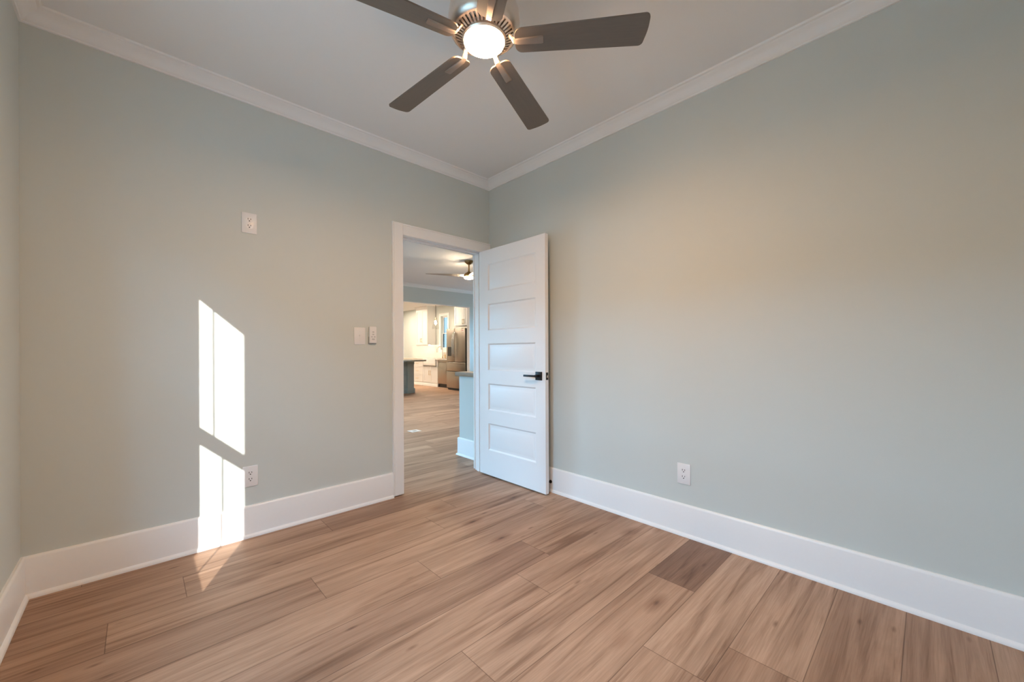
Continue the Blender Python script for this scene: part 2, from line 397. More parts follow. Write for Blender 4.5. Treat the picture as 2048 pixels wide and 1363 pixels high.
# door frame: jambs with stops, casing both sides
bm = nb()
box(bm, XL - 0.02, 0, 0, XL, 0.12, DH); box(bm, XR, 0, 0, XR + 0.02, 0.12, DH); box(bm, XL - 0.02, 0, DH, XR + 0.02, 0.12, DH + 0.02)
box(bm, XL, 0.044, 0, XL + 0.012, 0.080, DH); box(bm, XR - 0.012, 0.044, 0, XR, 0.080, DH); box(bm, XL, 0.044, DH - 0.012, XR, 0.080, DH)
struct('trim_3', bm, M['trim'], smooth=False)
CWID = 0.0904
def casing(bm, xa, xb, ya, sgn, z0=0.010):
    """flat board casing with a bead along its outer edge; xa..xb opening edges (with reveal); sgn = outward y"""
    zt = DH - 0.005
    def leg(xi, so, xo=None):
        w = CWID if xo is None else abs(xo - xi)
        pf = [(0, 0), (0, 0.015), (0.003, 0.018), (w - 0.016, 0.018), (w - 0.013, 0.015), (w - 0.010, 0.020), (w - 0.004, 0.022), (w, 0.018), (w, 0)]
        if xo is not None: pf = [(0, 0), (0, 0.015), (0.003, 0.018), (w, 0.018), (w, 0)]
        prism(bm, [(xi + so * a, ya + sgn * b) for a, b in pf], z0, zt + (CWID if xo is None else 0))
    leg(xa, -1)
    if xb + CWID > -0.002 and sgn < 0: leg(xb, 1, -0.0005)
    else: leg(xb, 1)
    x1 = -0.0005 if sgn < 0 else xb
    pf = [(0, 0), (0.015, 0), (0.018, 0.003), (0.018, CWID - 0.016), (0.015, CWID - 0.013), (0.020, CWID - 0.010), (0.022, CWID - 0.004), (0.018, CWID), (0, CWID)]
    a = [bm.verts.new((xa, ya + sgn * o, zt + z)) for o, z in pf]
    # mitre only at the beads: the head runs between the legs' outer beads
    b = [bm.verts.new((x1, ya + sgn * o, zt + z)) for o, z in pf]
    for i in range(len(pf)): bm.faces.new((a[i], a[(i + 1) % len(pf)], b[(i + 1) % len(pf)], b[i]))
    bm.faces.new(a); bm.faces.new(b); bmesh.ops.recalc_face_normals(bm, faces=bm.faces[:])
bm = nb(); casing(bm, XL + 0.005, XR - 0.005 + 0.005, 0, -1); struct('trim_4', bm, M['trim'])
bm = nb(); casing(bm, XL + 0.005, XR - 0.005, 0.12, 1); struct('trim_5', bm, M['trim'])

# windows
def window(name, xw, sgn, hole, sash=True, glass=M['glass'], sill=True):
    """double-hung unit in a wall of constant x; xw room-side face, sgn = +1 room towards +x"""
    y0, y1, z0, z1 = hole; r = bpy.data.objects.new(name, None); C.objects.link(r); r['kind'] = 'structure'
    X = lambda d: xw - sgn * d
    def bx(bm, d0, ya, za, d1, yb, zb): box(bm, min(X(d0), X(d1)), ya, za, max(X(d0), X(d1)), yb, zb)
    # casing in the room and stool
    bm = nb()
    bx(bm, 0, y0 - 0.09, z0 - (0 if sill else 0.09), -0.018, y0, z1 + 0.09); bx(bm, 0, y1, z0 - (0 if sill else 0.09), -0.018, y1 + 0.09, z1 + 0.09); bx(bm, 0, y0, z1, -0.018, y1, z1 + 0.09)
    if sill: bx(bm, 0.03, y0 - 0.11, z0 - 0.022, -0.035, y1 + 0.11, z0); bx(bm, 0, y0 - 0.09, z0 - 0.105, -0.016, y1 + 0.09, z0 - 0.022)
    else: bx(bm, 0, y0, z0 - 0.09, -0.018, y1, z0)
    obj('casing', bm, M['trim'], r, False)
    zm0, zm1 = z0 + (z1 - z0) * 0.471, z0 + (z1 - z0) * 0.490
    mid = (y0 + y1) / 2
    for nm, da, db, za, zb, lo, hi in (('lower_sash', 0.044, 0.080, z0, zm1, 0.075, zm1 - zm0), ('upper_sash', 0.084, 0.120, zm0, z1, zm1 - zm0, 0.045)):
        bm = nb()
        bx(bm, da, y0, za, db, y0 + 0.032, zb); bx(bm, da, y1 - 0.032, za, db, y1, zb)
        bx(bm, da, y0 + 0.032, za, db, y1 - 0.032, za + lo); bx(bm, da, y0 + 0.032, zb - hi, db, y1 - 0.032, zb)
        if sash: bx(bm, da + 0.0165, mid - 0.0070, za + lo, db - 0.0165, mid + 0.0070, zb - hi)
        s = obj(nm, bm, M['trim'], r, False)
        bm = nb(); dm = (da + db) / 2; bx(bm, dm - 0.002, y0 + 0.03, za + lo - 0.002, dm + 0.002, y1 - 0.03, zb - hi + 0.002)
        obj('pane', bm, glass, s, False)
    return r
window('window_1', -W, 1, (WY0, WY1, WZ0, WZ1))
portal((-W - 0.145, (WY0 + WY1) / 2, (WZ0 + WZ1) / 2), (1, 0, 0), 0.76, 1.66)
for i, h in enumerate(LWIN):
    window('window_%d' % (i + 2), -W, 1, h)
    portal((-W - 0.145, (h[0] + h[1]) / 2, (h[2] + h[3]) / 2), (1, 0, 0), 1.0, 1.7)
window('window_6', EX, -1, FILL_WIN)
portal((EX + 0.145, (FILL_WIN[0] + FILL_WIN[1]) / 2, (FILL_WIN[2] + FILL_WIN[3]) / 2), (-1, 0, 0), 0.7, 1.3)
window('window_5', EX, -1, KW, sash=False, glass=M['sky_dimmer'], sill=False)

# ------------------------------------------------------------------ bedroom door leaf (five raised panels), standing open at right angles
TD, WD, ZB, ZT = 0.035, 0.813, 0.012, 2.045
door = bpy.data.objects.new('door_1', None); C.objects.link(door); door['kind'] = 'structure'
door.location = (-0.122, -0.001, 0); door.rotation_euler = (0, 0, -PI / 2)
bm = nb()
PX0, PX1 = 0.122, 0.709
PZ = [(0.237, 0.480)] ; PZ = [(0.237 + 0.3595 * i, 0.237 + 0.3595 * i + 0.241) for i in range(5)]
def face_grid(bm, y, outward):
    xs = [0, PX0, PX1, WD]; zs = [ZB] + [z for p in PZ for z in p] + [ZT]
    vv = {(i, j): bm.verts.new((x, y, z)) for i, x in enumerate(xs) for j, z in enumerate(zs)}
    for i in range(3):
        for j in range(len(zs) - 1):
            q = [vv[i, j], vv[i + 1, j], vv[i + 1, j + 1], vv[i, j + 1]]
            if i == 1 and j % 2 == 1:
                prev = q; x0, x1, z0, z1 = xs[1], xs[2], zs[j], zs[j + 1]
                for ins, dep in ((0.006, 0.004), (0.012, 0.008), (0.022, 0.008), (0.042, 0.003), (0.046, 0.002)):
                    cur = [bm.verts.new((x, y - outward * dep, z)) for x, z in ((x0 + ins, z0 + ins), (x1 - ins, z0 + ins), (x1 - ins, z1 - ins), (x0 + ins, z1 - ins))]
                    for k in range(4): bm.faces.new((prev[k], prev[(k + 1) % 4], cur[(k + 1) % 4], cur[k]))
                    prev = cur
                bm.faces.new(prev)
            else: bm.faces.new(q)
    return [vv[0, j] for j in range(len(zs))], [vv[3, j] for j in range(len(zs))], [vv[i, 0] for i in range(4)], [vv[i, len(zs) - 1] for i in range(4)]
A = face_grid(bm, 0, -1); B = face_grid(bm, TD, 1)
for a, b in zip(A, B):
    for i in range(len(a) - 1): bm.faces.new((a[i], a[i + 1], b[i + 1], b[i]))
bmesh.ops.recalc_face_normals(bm, faces=bm.faces[:])
o = obj('door_leaf', bm, M['door'], door); shade(o.data, 20)
hx_, hz_ = 0.746, 0.931
for side in (-1, 1):
    y0 = 0.0 if side < 0 else TD
    h = obj('door_handle', box(nb(), hx_ - 0.033, min(y0, y0 + side * 0.009), hz_ - 0.033, hx_ + 0.033, max(y0, y0 + side * 0.009), hz_ + 0.033, 0.0015, 2), M['black'], door)
    pr = 0.050 if side < 0 else 0.034
    bm = nb()
    tube(bm, [(hx_, y0 + side * 0.009, hz_), (hx_, y0 + side * (pr - 0.004), hz_)], 0.011, 16)
    ya, yb = sorted((y0 + side * (pr - 0.012), y0 + side * pr))
    box(bm, hx_ - 0.128, ya, hz_ - 0.008, hx_ + 0.012, yb, hz_ + 0.008, 0.0015, 2)
    obj('lever', bm, M['black'], h)
lp = obj('latch_plate', box(nb(), WD - 0.0005, 0.006, hz_ - 0.029, WD + 0.0015, 0.031, hz_ + 0.029, 0.0005), M['black'], door)
obj('latch_bolt', prism(nb(), [(WD + 0.001, 0.012), (WD + 0.012, 0.013), (WD + 0.003, 0.026), (WD + 0.001, 0.026)], hz_ - 0.011, hz_ + 0.007), M['steel_bolt'], lp)
for z in (0.20, 1.02, 1.86):
    bm = nb(); tube(bm, [(-0.004, TD + 0.003, z - 0.045), (-0.004, TD + 0.003, z + 0.045)], 0.006, 12)
    box(bm, 0.0, TD - 0.030, z - 0.045, 0.001, TD, z + 0.045)
    obj('hinge', bm, M['black'], door)

# door stop screwed to the baseboard behind the leaf
t = thing('door_stop', 'small black door stop on the baseboard behind the open white door', 'door stop', (-0.016, -0.772, 0.080))
bm = nb(); tube(bm, [(0, 0, 0), (-0.006, 0, 0)], [0.013, 0.013], 20); obj('base_plate', bm, M['black'], t)
bm = nb(); tube(bm, [(-0.006, 0, 0), (-0.052, 0, 0)], 0.005, 14); obj('stem', bm, M['black'], t)
bm = nb(); tube(bm, [(-0.052, 0, 0), (-0.056, 0, 0), (-0.068, 0, 0), (-0.0705, 0, 0)], [0.007, 0.009, 0.009, 0.006], 16); obj('rubber_tip', bm, M['rubber'], t)

# ------------------------------------------------------------------ outlets, switch, fan remote
def outlet(label, loc, rotz):
    """plate in local xz, facing -y"""
    t = thing('wall_outlet', label, 'outlet', loc, rotz, 'white duplex outlets on the walls')
    obj('cover_plate', box(nb(), -0.040, -0.006, -0.0625, 0.040, 0, 0.0625, 0.003, 2), M['plastic'], t)
    for s in (1, -1):
        zc = s * 0.0195; poly = []
        for k in range(32):
            a = 2 * PI * k / 32; x, z = 0.0175 * math.cos(a), 0.0175 * math.sin(a)
            poly.append((x, max(-0.0135, min(0.0135, z))))
        bm = nb(); va = [bm.verts.new((x, -0.0062, zc + z)) for x, z in poly]; vb = [bm.verts.new((x, -0.0075, zc + z)) for x, z in poly]
        bm.faces.new(vb)
        for i in range(32): bm.faces.new((va[i], va[(i + 1) % 32], vb[(i + 1) % 32], vb[i]))
        bmesh.ops.recalc_face_normals(bm, faces=bm.faces[:])
        rc = obj('receptacle', bm, M['plastic'], t)
        bm = nb()
        box(bm, -0.0085, -0.0079, zc + 0.000, -0.0055, -0.0070, zc + 0.010); box(bm, 0.0055, -0.0079, zc + 0.001, 0.0085, -0.0070, zc + 0.009)
        tube(bm, [(0, -0.0070, zc - 0.0065), (0, -0.0079, zc - 0.0065)], 0.0034, 14)
        obj('slots', bm, M['gap'], rc)
    bm = nb(); tube(bm, [(0, -0.0055, 0), (0, -0.0072, 0)], [0.0032, 0.0028], 14); obj('screw', bm, M['plastic'], t)
    return t
o1 = outlet('white outlet high on the sage wall, above the sunlit patch', (-1.9235, 0, 1.917), 0)
dup(o1, (-1.9235, 0, 0.368), 0, 'white outlet just above the baseboard, at the edge of the sunlit patch')
dup(o1, (0, -1.833, 0.374), -PI / 2, 'white outlet low on the right wall, to the right of the open door')

t = thing('light_switch', 'white single toggle light switch left of the door casing', 'light switch', (-1.244, 0, 1.243))
obj('cover_plate', box(nb(), -0.0415, -0.006, -0.0625, 0.0415, 0, 0.0625, 0.003, 2), M['plastic'], t)
obj('toggle_frame', box(nb(), -0.0055, -0.0072, -0.0125, 0.0055, -0.0055, 0.0125, 0.0006), M['plastic'], t)
bm = nb(); box(bm, -0.0040, -0.016, 0.000, 0.0040, -0.006, 0.0085, 0.001, 2); obj('toggle', bm, M['plastic'], t)
for z in (-0.0302, 0.0302):
    bm = nb(); tube(bm, [(0, -0.0055, z), (0, -0.0072, z)], [0.0032, 0.0028], 14); obj('screw', bm, M['plastic'], t)

t = thing('fan_remote', 'slim white fan remote in its wall cradle between switch and door casing', 'remote control', (-1.150, 0, 1.250))
obj('cradle', box(nb(), -0.029, -0.012, -0.066, 0.029, 0, -0.010, 0.003, 2), M['grey_plastic'], t)
body = obj('remote_body', box(nb(), -0.0265, -0.023, -0.058, 0.0265, -0.006, 0.064, 0.004, 2), M['plastic'], t)
for x, z, wx, wz in ((0, 0.024, 0.007, 0.004), (0, 0.006, 0.007, 0.004), (-0.011, -0.012, 0.005, 0.004), (0.011, -0.012, 0.005, 0.004), (0, -0.030, 0.010, 0.005)):
    obj('button', box(nb(), x - wx, -0.0245, z - wz, x + wx, -0.0228, z + wz, 0.0006), M['soft_grey'], body)

# ------------------------------------------------------------------ bedroom ceiling fan
FCX, FCY, FZ = -1.408, -1.640, 2.360
PHI, RB, PIT = math.radians(-49.6), 0.636, math.radians(-12)
fan = thing('ceiling_fan', 'five-blade ceiling fan with satin motor housing and glowing dome light, nearest', 'ceiling fan', (FCX, FCY, FZ))
zz = HC - FZ
obj('canopy', lathe(nb(), [(0.0, zz), (0.068, zz), (0.070, zz - 0.02), (0.060, zz - 0.05), (0.030, zz - 0.066), (0.0, zz - 0.067)], 48), M['nickel'], fan)
bm = nb(); tube(bm, [(0, 0, zz - 0.06), (0, 0, 0.235)], 0.013, 16); obj('downrod', bm, M['nickel'], fan)
obj('motor_housing', lathe(nb(), [(0.0, 0.250), (0.030, 0.250), (0.050, 0.240), (0.075, 0.222), (0.105, 0.195), (0.128, 0.155), (0.140, 0.115), (0.1435, 0.080), (0.1415, 0.058), (0.133, 0.040), (0.124, 0.0345), (0.122, 0.046), (0.0, 0.046)], 72), M['nickel'], fan)
# slotted underside: dark backing inside the housing, ribs across it
bm = nb(); NR = 40
for k in range(NR):
    a = 2 * PI * k / NR; h = 2 * PI / NR * 0.27
    pts = []
    for r, z, hh in ((0.118, 0.0355, h), (0.082, 0.018, h)):
        for s in (-1, 1):
            pts.append((r * math.cos(a + s * hh), r * math.sin(a + s * hh), z))
    v0 = [bm.verts.new(p) for p in pts]; v1 = [bm.verts.new((x, y, z + 0.008)) for x, y, z in pts]
    for q in ((0, 1, 3, 2),): bm.faces.new([v0[i] for i in q]); bm.faces.new([v1[i] for i in q])
    for i, j in ((0, 1), (1, 3), (3, 2), (2, 0)): bm.faces.new((v0[i], v0[j], v1[j], v1[i]))
bmesh.ops.recalc_face_normals(bm, faces=bm.faces[:])
lathe(bm, [(0.126, 0.0365), (0.116, 0.0335), (0.115, 0.0415), (0.126, 0.044)], 72, caps=False)
obj('vent_ring', bm, M['nickel'], fan)
obj('fitter', lathe(nb(), [(0.0, 0.040), (0.084, 0.040), (0.088, 0.026), (0.088, 0.012), (0.083, 0.006), (0.0, 0.006)], 64), M['nickel'], fan)
bp = [(0.0, 0.006), (0.079, 0.006)] + [(0.080 * math.cos(a), 0.002 - 0.016 * math.sin(a)) for a in [PI / 2 * i / 9 for i in range(10)]]
bp[-1] = (0.0, -0.014)
obj('light_dome', lathe(nb(), bp, 56), M['lamp_glass'], fan)
def blade_bm():
    bm = nb(); r0, r1 = 0.124, RB; poly = []
    def corner(cx, cy, r, a0, a1, n=6):
        for i in range(n + 1):
            a = a0 + (a1 - a0) * i / n; poly.append((cx + r * math.cos(a), cy + r * math.sin(a)))
    wr, wt = 0.049, 0.062
    corner(r0 + 0.028, -wr + 0.028, 0.028, PI * 1.5, PI * 1.0)
    corner(r0 + 0.028, wr - 0.028, 0.028, PI, PI * 0.5)
    corner(r1 - 0.018 - 0.008, wt - 0.018, 0.018, PI * 0.5, PI * 0.07)
    for i in range(1, 8):
        s = i / 8; poly.append((r1 - 0.008 + 0.008 * s + 0.004 * math.sin(PI * s), (wt - 0.018) * (1 - s) + (-wt + 0.018) * s))
    corner(r1 - 0.018, -wt + 0.018, 0.018, -PI * 0.03, -PI * 0.5)
    prism(bm, poly, -0.003, 0.003)
    return bm
def iron_bm():
    bm = nb()
    # tapered bar lying under the blade, swept up into the housing
    pts = [(0.092, 0.010, 0.030), (0.104, 0.011, 0.022), (0.116, 0.012, 0.000), (0.135, 0.0125, -0.007), (0.228, 0.0165, -0.0065), (0.236, 0.0165, -0.0045)]
    rg = []
    for x, hw, z in pts:
        rg.append([bm.verts.new(p) for p in ((x, -hw, z + 0.006), (x, -hw + 0.003, z - 0.002), (x, hw - 0.003, z - 0.002), (x, hw, z + 0.006))])
    for a, b in zip(rg, rg[1:]):
        for i in range(4): bm.faces.new((a[i], a[(i + 1) % 4], b[(i + 1) % 4], b[i]))
    bm.faces.new(rg[0]); bm.faces.new(rg[-1]); bmesh.ops.recalc_face_normals(bm, faces=bm.faces[:])
    return bm
b0 = None
for k in range(5):
    if b0 is None:
        b = obj('blade', blade_bm(), M['blade'], fan); ir = obj('blade_iron', iron_bm(), M['iron'], b); b0 = b
    else:
        b = b0.copy(); C.objects.link(b); b.parent = fan
        ir = b0.children[0].copy(); C.objects.link(ir); ir.parent = b
    b.matrix_local = Matrix.Rotation(PHI + k * 2 * PI / 5, 4, 'Z') @ Matrix.Rotation(PIT, 4, 'X')

# ------------------------------------------------------------------ living room beyond the door
bm = nb(); box(bm, 0.13, 0.12, 0, 0.25, 0.67, 0.862); struct('wall_half', bm, M['wall'])
bm = nb(); mould(bm, (0.13, 0.14), (0.13, 0.67), (-1, 0), BB, 0, -1); mould(bm, (0.13, 0.67), (0.25, 0.67), (0, 1), BB, -1, -1); struct('baseboard_half', bm, M['trim'])
M['cap'] = noisy(mat('stained_wood_cap', (0.30, 0.205, 0.135), 0.5), 14, 0.35, 0.02, (6, 1, 6))
bm = nb(); box(bm, 0.098, 0.12, 0.862, 0.282, 0.705, 0.905, 0.004, 2); struct('trim_6', bm, M['cap'])

t = thing('floor_outlet', 'small square metal outlet cover set in the floor beyond the doorway', 'outlet', (0.43, 2.17, 0))
obj('cover_plate', box(nb(), -0.075, -0.075, 0, 0.075, 0.075, 0.004, 0.0015), M['plastic'], t)
obj('lid', box(nb(), -0.030, -0.022, 0.004, 0.030, 0.022, 0.006, 0.0008), M['grey_plastic'], t)

f2 = thing('ceiling_fan', 'brass ceiling fan on a downrod with slim blades, seen through the doorway', 'ceiling fan', (1.79, 2.67, HC))
obj('canopy', lathe(nb(), [(0, 0), (0.074, 0), (0.076, -0.008), (0.066, -0.030), (0.040, -0.058), (0.022, -0.066), (0, -0.067)], 40), M['bronze'], f2)
bm = nb(); tube(bm, [(0, 0, -0.06), (0, 0, -0.15), (0, 0, -0.18), (0, 0, -0.205)], [0.013, 0.013, 0.018, 0.030], 20); obj('downrod', bm, M['bronze'], f2)
obj('motor_housing', lathe(nb(), [(0, -0.195), (0.034, -0.200), (0.062, -0.218), (0.084, -0.240), (0.090, -0.258), (0.084, -0.276), (0.070, -0.288), (0, -0.289)], 48), M['bronze'], f2)
obj('light_lens', lathe(nb(), [(0, -0.286), (0.082, -0.288), (0.085, -0.298), (0.070, -0.312), (0.030, -0.321), (0, -0.322)], 40), M['lamp_glass2'], f2)
def slim_blade():
    bm = nb(); st = []
    for i in range(13):
        s = i / 12; x = 0.075 + 0.68 * s
        hw = 0.030 + 0.042 * math.sin(PI * min(1, s * 1.15) ** 0.8) * (1 - 0.35 * s) if s < 0.98 else 0.028
        th = 0.018 * (1 - s) ** 2 + 0.004
        z = -0.258 + 0.035 * s; tw = 0.012 * (1 - s)
        st.append([bm.verts.new(p) for p in ((x, -hw, z - tw), (x, 0, z - th), (x, hw, z + tw), (x, 0, z + th))])
    for a, b in zip(st, st[1:]):
        for i in range(4): bm.faces.new((a[i], a[(i + 1) % 4], b[(i + 1) % 4], b[i]))
    bm.faces.new(st[0]); bm.faces.new(st[-1]); bmesh.ops.recalc_face_normals(bm, faces=bm.faces[:])
    return bm
M['slim'] = noisy(mat('pale_driftwood_blade', (0.30, 0.27, 0.24), 0.5), 30, 0.1, 0.0, (1, 8, 8))
sb = obj('blade', slim_blade(), M['slim'], f2)
for k in range(3):
    b = sb if k == 0 else sb.copy()
    if k: C.objects.link(b); b.parent = f2
    b.matrix_local = Matrix.Rotation(math.radians(136.7) + k * 2 * PI / 3, 4, 'Z')

# ------------------------------------------------------------------ kitchen
CF = 4.53      # base cabinet door faces
def shaker(bm, x, y0, y1, z0, z1, t=0.020, rail=0.06):
    """shaker front facing -x: front face at x"""
    box(bm, x + 0.008, y0, z0, x + t, y1, z1)
    box(bm, x, y0, z0, x + 0.008, y0 + rail, z1); box(bm, x, y1 - rail, z0, x + 0.008, y1, z1)
    box(bm, x, y0 + rail, z0, x + 0.008, y1 - rail, z0 + rail); box(bm, x, y0 + rail, z1 - rail, x + 0.008, y1 - rail, z1)
    return bm
def pull(x, y, z, L, axis):
    bm = nb(); d = Vector((0, 0, 1)) if axis == 'z' else Vector((0, 1, 0)); c = Vector((x - 0.028, y, z))
    tube(bm, [c - d * L / 2, c + d * L / 2], 0.006, 10)
    for s in (-1, 1): tube(bm, [c + d * s * (L / 2 - 0.015), c + d * s * (L / 2 - 0.015) + Vector((0.029, 0, 0))], 0.005, 8)
    return bm

# refrigerator
fr = thing('refrigerator', 'tall bronze stainless french-door refrigerator with dark sides', 'refrigerator', (4.25, 6.10, 0))
FWD = 0.915
obj('case', box(nb(), 0.032, 0.001, 0.03, 0.80, FWD - 0.001, 1.79, 0.004), M['charcoal'], fr)
obj('toe_grille', box(nb(), 0.05, 0.01, 0.0, 0.70, FWD - 0.01, 0.06), M['charcoal'], fr)
def curved_bar(y, z0, z1, depth):
    bm = nb(); pts = []
    for i in range(15):
        s = i / 14; pts.append((-0.012 - depth * math.sin(PI * s) ** 0.6, y, z0 + (z1 - z0) * s))
    return tube(bm, pts, 0.013, 12)
SPL = 0.50
for y0, y1, hy in ((0.0, SPL - 0.003, SPL - 0.035), (SPL + 0.003, FWD, SPL + 0.035)):
    d = obj('door', box(nb(), 0, y0, 0.830, 0.030, y1, 1.80, 0.008, 3), M['stainless'], fr)
    obj('handle', curved_bar(hy, 0.96, 1.69, 0.065), M['steel_bolt'], d)
    if y0 > 0.1:
        obj('dispenser', box(nb(), -0.003, 0.66, 1.00, 0.02, 0.85, 1.27, 0.003), M['charcoal'], d)
    else:
        s = obj('sticker', box(nb(), -0.0015, 0.06, 1.69, 0.002, 0.16, 1.77), M['label_white'], d)
        obj('sticker_band', box(nb(), -0.0022, 0.07, 1.715, 0.0, 0.15, 1.735), M['label_red'], s)
for z0, z1 in ((0.56, 0.815), (0.065, 0.545)):
    d = obj('drawer', box(nb(), 0, 0, z0, 0.030, FWD, z1, 0.008, 3), M['stainless'], fr)
    bm = nb(); box(bm, -0.020, 0.02, z1 - 0.035, 0.004, FWD - 0.02, z1 - 0.012, 0.004, 2); obj('handle', bm, M['stainless'], d)

# dishwasher
dw = thing('dishwasher', 'stainless dishwasher between the refrigerator and the white sink cabinet', 'dishwasher', (CF, 7.335, 0))
obj('case', box(nb(), 0.03, 0.005, 0.10, 0.58, 0.585, 0.862), M['charcoal'], dw)
obj('door', box(nb(), 0, 0.003, 0.115, 0.035, 0.587, 0.790, 0.004, 2), M['stainless'], dw)
obj('control_panel', box(nb(), 0, 0.003, 0.795, 0.035, 0.587, 0.862, 0.004, 2), M['stainless'], dw)
obj('toe_kick', box(nb(), 0.045, 0.005, 0.0, 0.5, 0.585, 0.105), M['charcoal'], dw)

# sink base
sbc = thing('sink_cabinet', 'white shaker two-door cabinet under the farmhouse sink', 'cabinet', (CF, 7.93, 0))
bm = nb(); box(bm, 0.021, 0, 0.10, 0.61, 0.90, 0.655); box(bm, 0.021, 0, 0.655, 0.61, 0.068, 0.868); box(bm, 0.021, 0.852, 0.655, 0.61, 0.90, 0.868); box(bm, 0, 0.002, 0.645, 0.021, 0.0725, 0.868); box(bm, 0, 0.8485, 0.645, 0.021, 0.898, 0.868); box(bm, 0.021, 0.068, 0.655, 0.61, 0.0725, 0.868); box(bm, 0.021, 0.8485, 0.655, 0.61, 0.852, 0.868)
obj('body', bm, M['cabinet'], sbc, False)
obj('plinth', mould(nb(), (0.021, 0), (0.021, 0.90), (-1, 0), [(0, 0), (0.03, 0), (0.03, 0.07), (0.02, 0.085), (0.012, 0.10), (0, 0.10)]), M['cabinet'], sbc)
for y0, y1, hy in ((0.006, 0.447, 0.405), (0.453, 0.894, 0.495)):
    d = obj('door', shaker(nb(), 0, y0, y1, 0.115, 0.640), M['cabinet'], sbc, False)
    obj('handle', pull(0, hy, 0.44, 0.15, 'z'), M['gold'], d)

# drawer base
dbc = thing('drawer_cabinet', 'white drawer cabinet left of the farmhouse sink', 'cabinet', (CF, 8.835, 0))
obj('body', box(nb(), 0.021, 0, 0.10, 0.61, 0.70, 0.868), M['cabinet'], dbc)
obj('plinth', mould(nb(), (0.021, 0), (0.021, 0.70), (-1, 0), [(0, 0), (0.03, 0), (0.03, 0.07), (0.02, 0.085), (0.012, 0.10), (0, 0.10)]), M['cabinet'], dbc)
for z0, z1 in ((0.62, 0.855), (0.37, 0.61), (0.115, 0.36)):
    d = obj('drawer', shaker(nb(), 0, 0.006, 0.694, z0, z1, rail=0.045), M['cabinet'], dbc, False)
    obj('handle', pull(0, 0.35, (z0 + z1) / 2, 0.16, 'y'), M['gold'], d)
# corner base beyond
cbc = thing('base_cabinet', 'white door cabinet in the kitchen corner beyond the drawer cabinet', 'cabinet', (CF, 9.54, 0))
obj('body', box(nb(), 0.021, 0, 0.10, 0.61, 0.80, 0.868), M['cabinet'], cbc)
obj('plinth', mould(nb(), (0.021, 0), (0.021, 0.80), (-1, 0), [(0, 0), (0.03, 0), (0.03, 0.07), (0.02, 0.085), (0.012, 0.10), (0, 0.10)]), M['cabinet'], cbc)
d = obj('door', shaker(nb(), 0, 0.006, 0.794, 0.115, 0.855), M['cabinet'], cbc, False); obj('handle', pull(0, 0.05, 0.70, 0.15, 'z'), M['gold'], d)

# worktop with sink cut-out
bm = nb(); SY0, SY1 = 8.00, 8.78
box(bm, CF - 0.03, 7.03, 0.870, EX - 0.002, SY0, 0.908); box(bm, CF - 0.03, SY1, 0.870, EX - 0.002, 10.34, 0.908); box(bm, CF + 0.46, SY0, 0.870, EX - 0.002, SY1, 0.908)
tag(obj('countertop', bm, M['counter'], None, False), 'pale stone countertop running along the kitchen wall either side of the sink', 'countertop')
# farmhouse sink
bm = nb(); x0, x1, y0, y1, zb, zt = CF - 0.035, CF + 0.455, SY0 + 0.003, SY1 - 0.003, 0.660, 0.900
box(bm, x0, y0, zb, x1, y1, zb + 0.03, 0.006, 2); box(bm, x0, y0, zb, x0 + 0.03, y1, zt, 0.008, 2); box(bm, x1 - 0.025, y0, zb, x1, y1, zt, 0.006, 2)
box(bm, x0, y0, zb, x1, y0 + 0.025, zt, 0.006, 2); box(bm, x0, y1 - 0.025, zb, x1, y1, zt, 0.006, 2)
tag(obj('farmhouse_sink', bm, M['porcelain']), 'white apron-front farmhouse sink below the kitchen window', 'sink')
# faucet and dispenser
fa = thing('faucet', 'metal gooseneck faucet behind the farmhouse sink', 'faucet', (5.04, 8.42, 0.908))
bm = nb(); lathe(bm, [(0, 0), (0.028, 0), (0.028, 0.006), (0.020, 0.012), (0.016, 0.06), (0, 0.06)], 24); obj('base', bm, M['gold'], fa)
pts = [(0, 0, 0.05), (0, 0, 0.28)] + [(-0.11 + 0.11 * math.cos(a), 0, 0.28 + 0.11 * math.sin(a)) for a in [PI * i / 12 for i in range(1, 13)]] + [(-0.22, 0, 0.20)]
bm = nb(); tube(bm, pts, 0.012, 14); obj('spout', bm, M['nickel'], fa)
bm = nb(); tube(bm, [(0, -0.012, 0.07), (0, -0.05, 0.085), (0, -0.085, 0.115)], [0.008, 0.007, 0.006], 10); obj('lever', bm, M['gold'], fa)
sdp = thing('soap_dispenser', 'gold soap dispenser right of the gooseneck faucet', 'soap dispenser', (5.04, 8.27, 0.908))
bm = nb(); lathe(bm, [(0, 0), (0.026, 0), (0.028, 0.01), (0.028, 0.11), (0.020, 0.13), (0.010, 0.14), (0, 0.14)], 24); obj('bottle', bm, M['gold'], sdp)
bm = nb(); tube(bm, [(0, 0, 0.135), (0, 0, 0.175), (-0.02, 0, 0.185), (-0.055, 0, 0.178)], [0.007, 0.007, 0.006, 0.005], 10); obj('pump', bm, M['gold'], sdp)
# splashback
bm = nb(); box(bm, EX - 0.008, 7.03, 0.908, EX, 8.17, 1.11); box(bm, EX - 0.008, 8.77, 0.908, EX, 10.6, 1.37); box(bm, EX - 0.008, 8.17, 0.908, EX, 8.77, 1.11)
struct('trim_7', bm, M['tile'])

